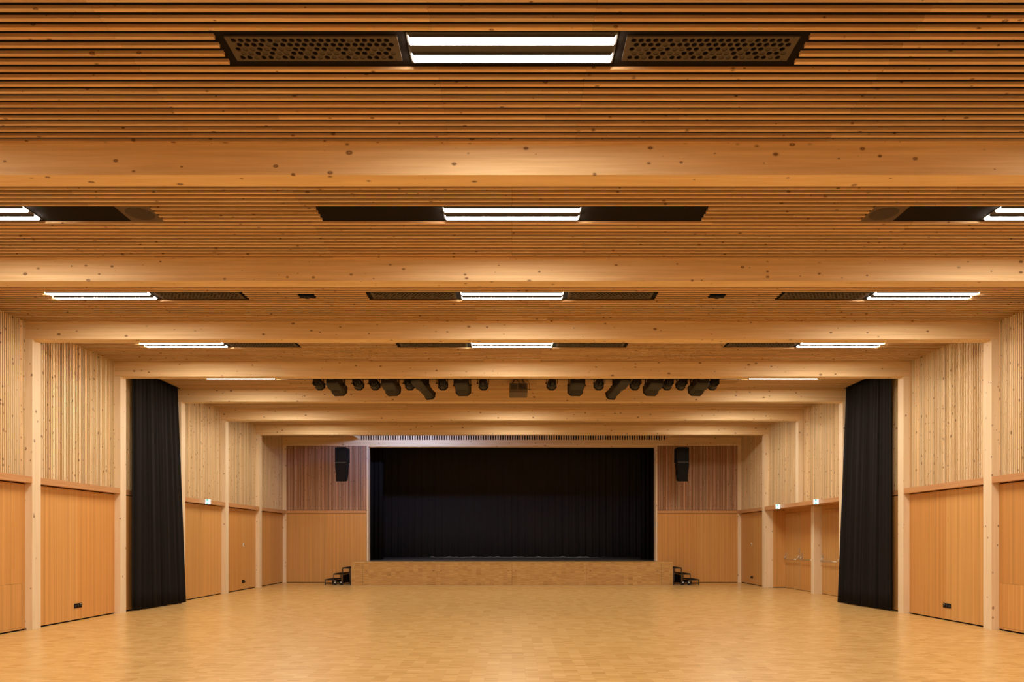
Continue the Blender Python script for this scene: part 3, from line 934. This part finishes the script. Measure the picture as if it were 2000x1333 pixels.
# ---------------------------------------------------------------- hanging loudspeakers
for s, nm in ((-1, 'left'), (1, 'right')):
    yf = S * 9.0
    xo, xi = 6.23, 5.81
    t = thing('loudspeaker', (s * 6.02, yf + 0.2, 3.63), 'black two-cabinet loudspeaker hung in front of the slats %s of the stage' % nm, 'speaker', 'hanging loudspeakers')
    up = box('upper_cabinet', s * xi, s * xo, yf, yf + 0.44, 4.32, 4.83, M_BLACKBOX, t, bevel=0.01)
    box('front_mesh', s * (xi + 0.02), s * (xo - 0.02), yf - 0.006, yf - 0.0005, 4.34, 4.81, M_BLACKBOX, up)
    mb = MB()
    a, b = s * (xi + 0.01), s * (xo - 0.005)
    a2, b2 = s * (xi + 0.05), s * (xo - 0.03)
    mb.hull8([(min(a2, b2), yf + 0.11, 3.64), (max(a2, b2), yf + 0.11, 3.64), (max(a2, b2) , yf + 0.36, 3.70), (min(a2, b2), yf + 0.36, 3.70),
              (min(a, b), yf + 0.0, 4.30), (max(a, b), yf + 0.0, 4.30), (max(a, b), yf + 0.40, 4.30), (min(a, b), yf + 0.40, 4.30)])
    lw = mb.build('lower_cabinet', M_BLACKBOX, t)
    mb = MB()
    cxs = s * (xi + xo) / 2
    mb.hull8([(cxs - 0.14, yf + 0.100, 3.68), (cxs + 0.14, yf + 0.100, 3.68), (cxs + 0.14, yf + 0.105, 3.68), (cxs - 0.14, yf + 0.105, 3.68),
              (cxs - 0.17, yf - 0.004, 4.27), (cxs + 0.17, yf - 0.004, 4.27), (cxs + 0.17, yf + 0.004, 4.27), (cxs - 0.17, yf + 0.004, 4.27)])
    mb.build('front_mesh', M_BLACKBOX, lw)
    box('joint_bar', s * (xi + 0.02), s * (xo - 0.02), yf - 0.004, yf + 0.02, 4.302, 4.318, M_DGREY, t)
    for dx in (-0.06, 0.06):
        MB().prism((s * 6.02 + dx, yf + 0.2, 4.82), (s * 6.02 + dx * 1.3, yf + 0.2, CB), 0.006, 0.006, 6).build('suspension_chain', M_CHROME, t)
    box('flying_frame', s * 6.02 - 0.15, s * 6.02 + 0.15, yf + 0.05, yf + 0.35, 4.83, 4.85, M_BLACK, t)

# ---------------------------------------------------------------- portable steps beside the stage
for s, nm in ((-1, 'left'), (1, 'right')):
    t = thing('stage_steps', (s * 6.06, YS + 0.5, 0), 'black three-tread portable steel steps %s of the stage' % nm, 'steps', 'portable stage steps')
    xw = 0.306
    ys0, ys1 = YS + 0.0, YS + 1.02
    r = 0.014
    hs = (0.609, 0.402, 0.197)
    for i, h in enumerate(hs):
        a = 5.612 + i * xw
        b = a + xw
        box('tread', s * (a + 0.002), s * (b - 0.002), ys0 + 0.002, ys1, h - 0.014, h, M_BLACKBOX, t)
        mb = MB()
        for y in (ys0 + r, ys1 - r):
            mb.box(s * a, s * b, y - r, y + r, h - 0.040, h - 0.0145)
            mb.box(s * (b - 2 * r), s * b, y - r, y + r, 0.0, h - 0.041)
            if i == 0:
                mb.box(s * a, s * (a + 2 * r), y - r, y + r, 0.0, h - 0.041)
            mb.box(s * (a + 0.001), s * (b - 2 * r), y - r * 0.8, y + r * 0.8, 0.035, 0.06)
        for x in (a + r, b - r):
            mb.box(s * (x - r), s * (x + r), ys0 + 2 * r, ys1 - 2 * r, h - 0.040, h - 0.0145)
        mb.build('frame', M_BLACK, t)
        if i < 2:
            box('riser_panel', s * (b - 0.012), s * (b - 0.004), ys0 + 0.03, ys1 - 0.03, 0.06, hs[i + 1] - 0.05, M_BLACKBOX, t)
    for i in range(2):
        x = s * (5.968, 6.172)[i]
        wl = MB().prism((x, ys0 + 0.035, 0.07), (x, ys0 + 0.075, 0.07), 0.07, 0.07, 18, smooth=True).build('wheel', M_RUBBER, t)
        MB().prism((x, ys0 + 0.027, 0.09), (x, ys0 + 0.0349, 0.09), 0.017, 0.022, 12).build('hub_cap', M_WHITE, wl)

# ---------------------------------------------------------------- exit signs
def exit_sign(s, y, label):
    z0, z1 = 2.535, 2.675
    xin, xout = s * (W - 0.145), s * (W - 0.002)
    xa, xb = min(xin, xout), max(xin, xout)
    t = thing('exit_sign', (s * W, y, z0), label, 'exit sign', 'exit signs')
    box('case', xa, xb, y, y + 0.045, z0, z1, M_WHITE, t, bevel=0.003)
    fc = box('lit_face', xa + 0.004, xb - 0.004, y - 0.003, y - 0.0005, z0 + 0.004, z1 - 0.004, M_SIGN_W, t)
    w = xb - xa
    # green field around a white doorway, with the running figure
    g = MB()
    gx0, gx1 = xa + 0.032 * 1.0, xa + 0.085
    g.box(gx0, gx1, y - 0.005, y - 0.0032, z1 - 0.036, z1 - 0.006)
    g.box(gx0, gx1, y - 0.005, y - 0.0032, z0 + 0.006, z0 + 0.03)
    cx, cz = xa + 0.057, (z0 + z1) / 2
    g.prism((cx + 0.006, y - 0.005, cz + 0.028), (cx + 0.006, y - 0.0033, cz + 0.028), 0.009, 0.009, 10)
    def limb(x0, zz0, x1, zz1, r=0.0045):
        g.prism((x0, y - 0.004, zz0), (x1, y - 0.004, zz1), r, r, 4)
    limb(cx, cz + 0.018, cx - 0.004, cz - 0.006, 0.007)
    limb(cx, cz + 0.016, cx + 0.018, cz + 0.006); limb(cx, cz + 0.016, cx - 0.018, cz + 0.008)
    limb(cx - 0.004, cz - 0.006, cx + 0.012, cz - 0.018); limb(cx + 0.012, cz - 0.018, cx + 0.008, cz - 0.032)
    limb(cx - 0.004, cz - 0.006, cx - 0.012, cz - 0.022); limb(cx - 0.012, cz - 0.022, cx - 0.026, cz - 0.024)
    tag(g.build('pictogram', M_SIGN_G, fc), 'green running figure')
    mb = MB().box(xa + 0.105, xa + 0.109, y - 0.005, y - 0.0032, z0 + 0.03, z1 - 0.03)
    mb.build('arrow', M_SIGN_G, fc)
exit_sign(-1, S * 6.95, 'lit green and white exit sign on the left wall ledge')
exit_sign(1, S * 6.95, 'lit green and white exit sign above the nearer right door')
exit_sign(1, S * 7.946, 'lit green and white exit sign above the farther right door')

# ---------------------------------------------------------------- sockets and switches
def socket(s, y, z, wdt, label):
    t = thing('wall_socket', (s * WS, y, z), label, 'socket', 'black wall sockets')
    x0, x1 = s * (WS - 0.012), s * (WS - 0.0003)
    box('frame', x0, x1, y - wdt / 2, y + wdt / 2, z - 0.045, z + 0.045, M_BLACKBOX, t, bevel=0.003)
    n = 3
    for i in range(n):
        yc = y - wdt / 2 + wdt * (i + 0.5) / n
        if i < 2:
            MB().prism((s * (WS - 0.013), yc, z), (s * (WS - 0.0122), yc, z), 0.027, 0.027, 16).build('outlet', M_BLACK, t)
        else:
            box('data_port', s * (WS - 0.015), s * (WS - 0.0122), yc - 0.022, yc + 0.022, z - 0.012, z + 0.006, M_DGREY, t)
            box('name_strip', s * (WS - 0.014), s * (WS - 0.0122), yc - 0.026, yc + 0.026, z + 0.02, z + 0.032, M_WHITE, t)
socket(-1, S * 4.986, 0.288, 0.235, 'black triple wall socket on the nearest full left panel')
socket(1, S * 4.975, 0.288, 0.235, 'black triple wall socket on the nearest full right panel')
socket(-1, S * 8.06, 0.266, 0.235, 'small black wall socket low on the left wall near the stage')
socket(1, S * 9.03, 0.262, 0.235, 'small black wall socket low on the right wall near the stage')
for s, y, nm in ((-1, S * 8.06, 'left'), (1, S * 9.03, 'right')):
    t = thing('light_switch', (s * WS, y, 1.42), 'small white switch plate on the %s wall near the stage' % nm, 'switch', 'white wall switches')
    box('plate', s * (WS - 0.012), s * (WS - 0.0003), y - 0.042, y + 0.042, 1.37, 1.475, M_WHITE, t, bevel=0.002)
    box('rocker', s * (WS - 0.017), s * (WS - 0.0122), y - 0.004, y + 0.03, 1.385, 1.43, M_BLACK, t)
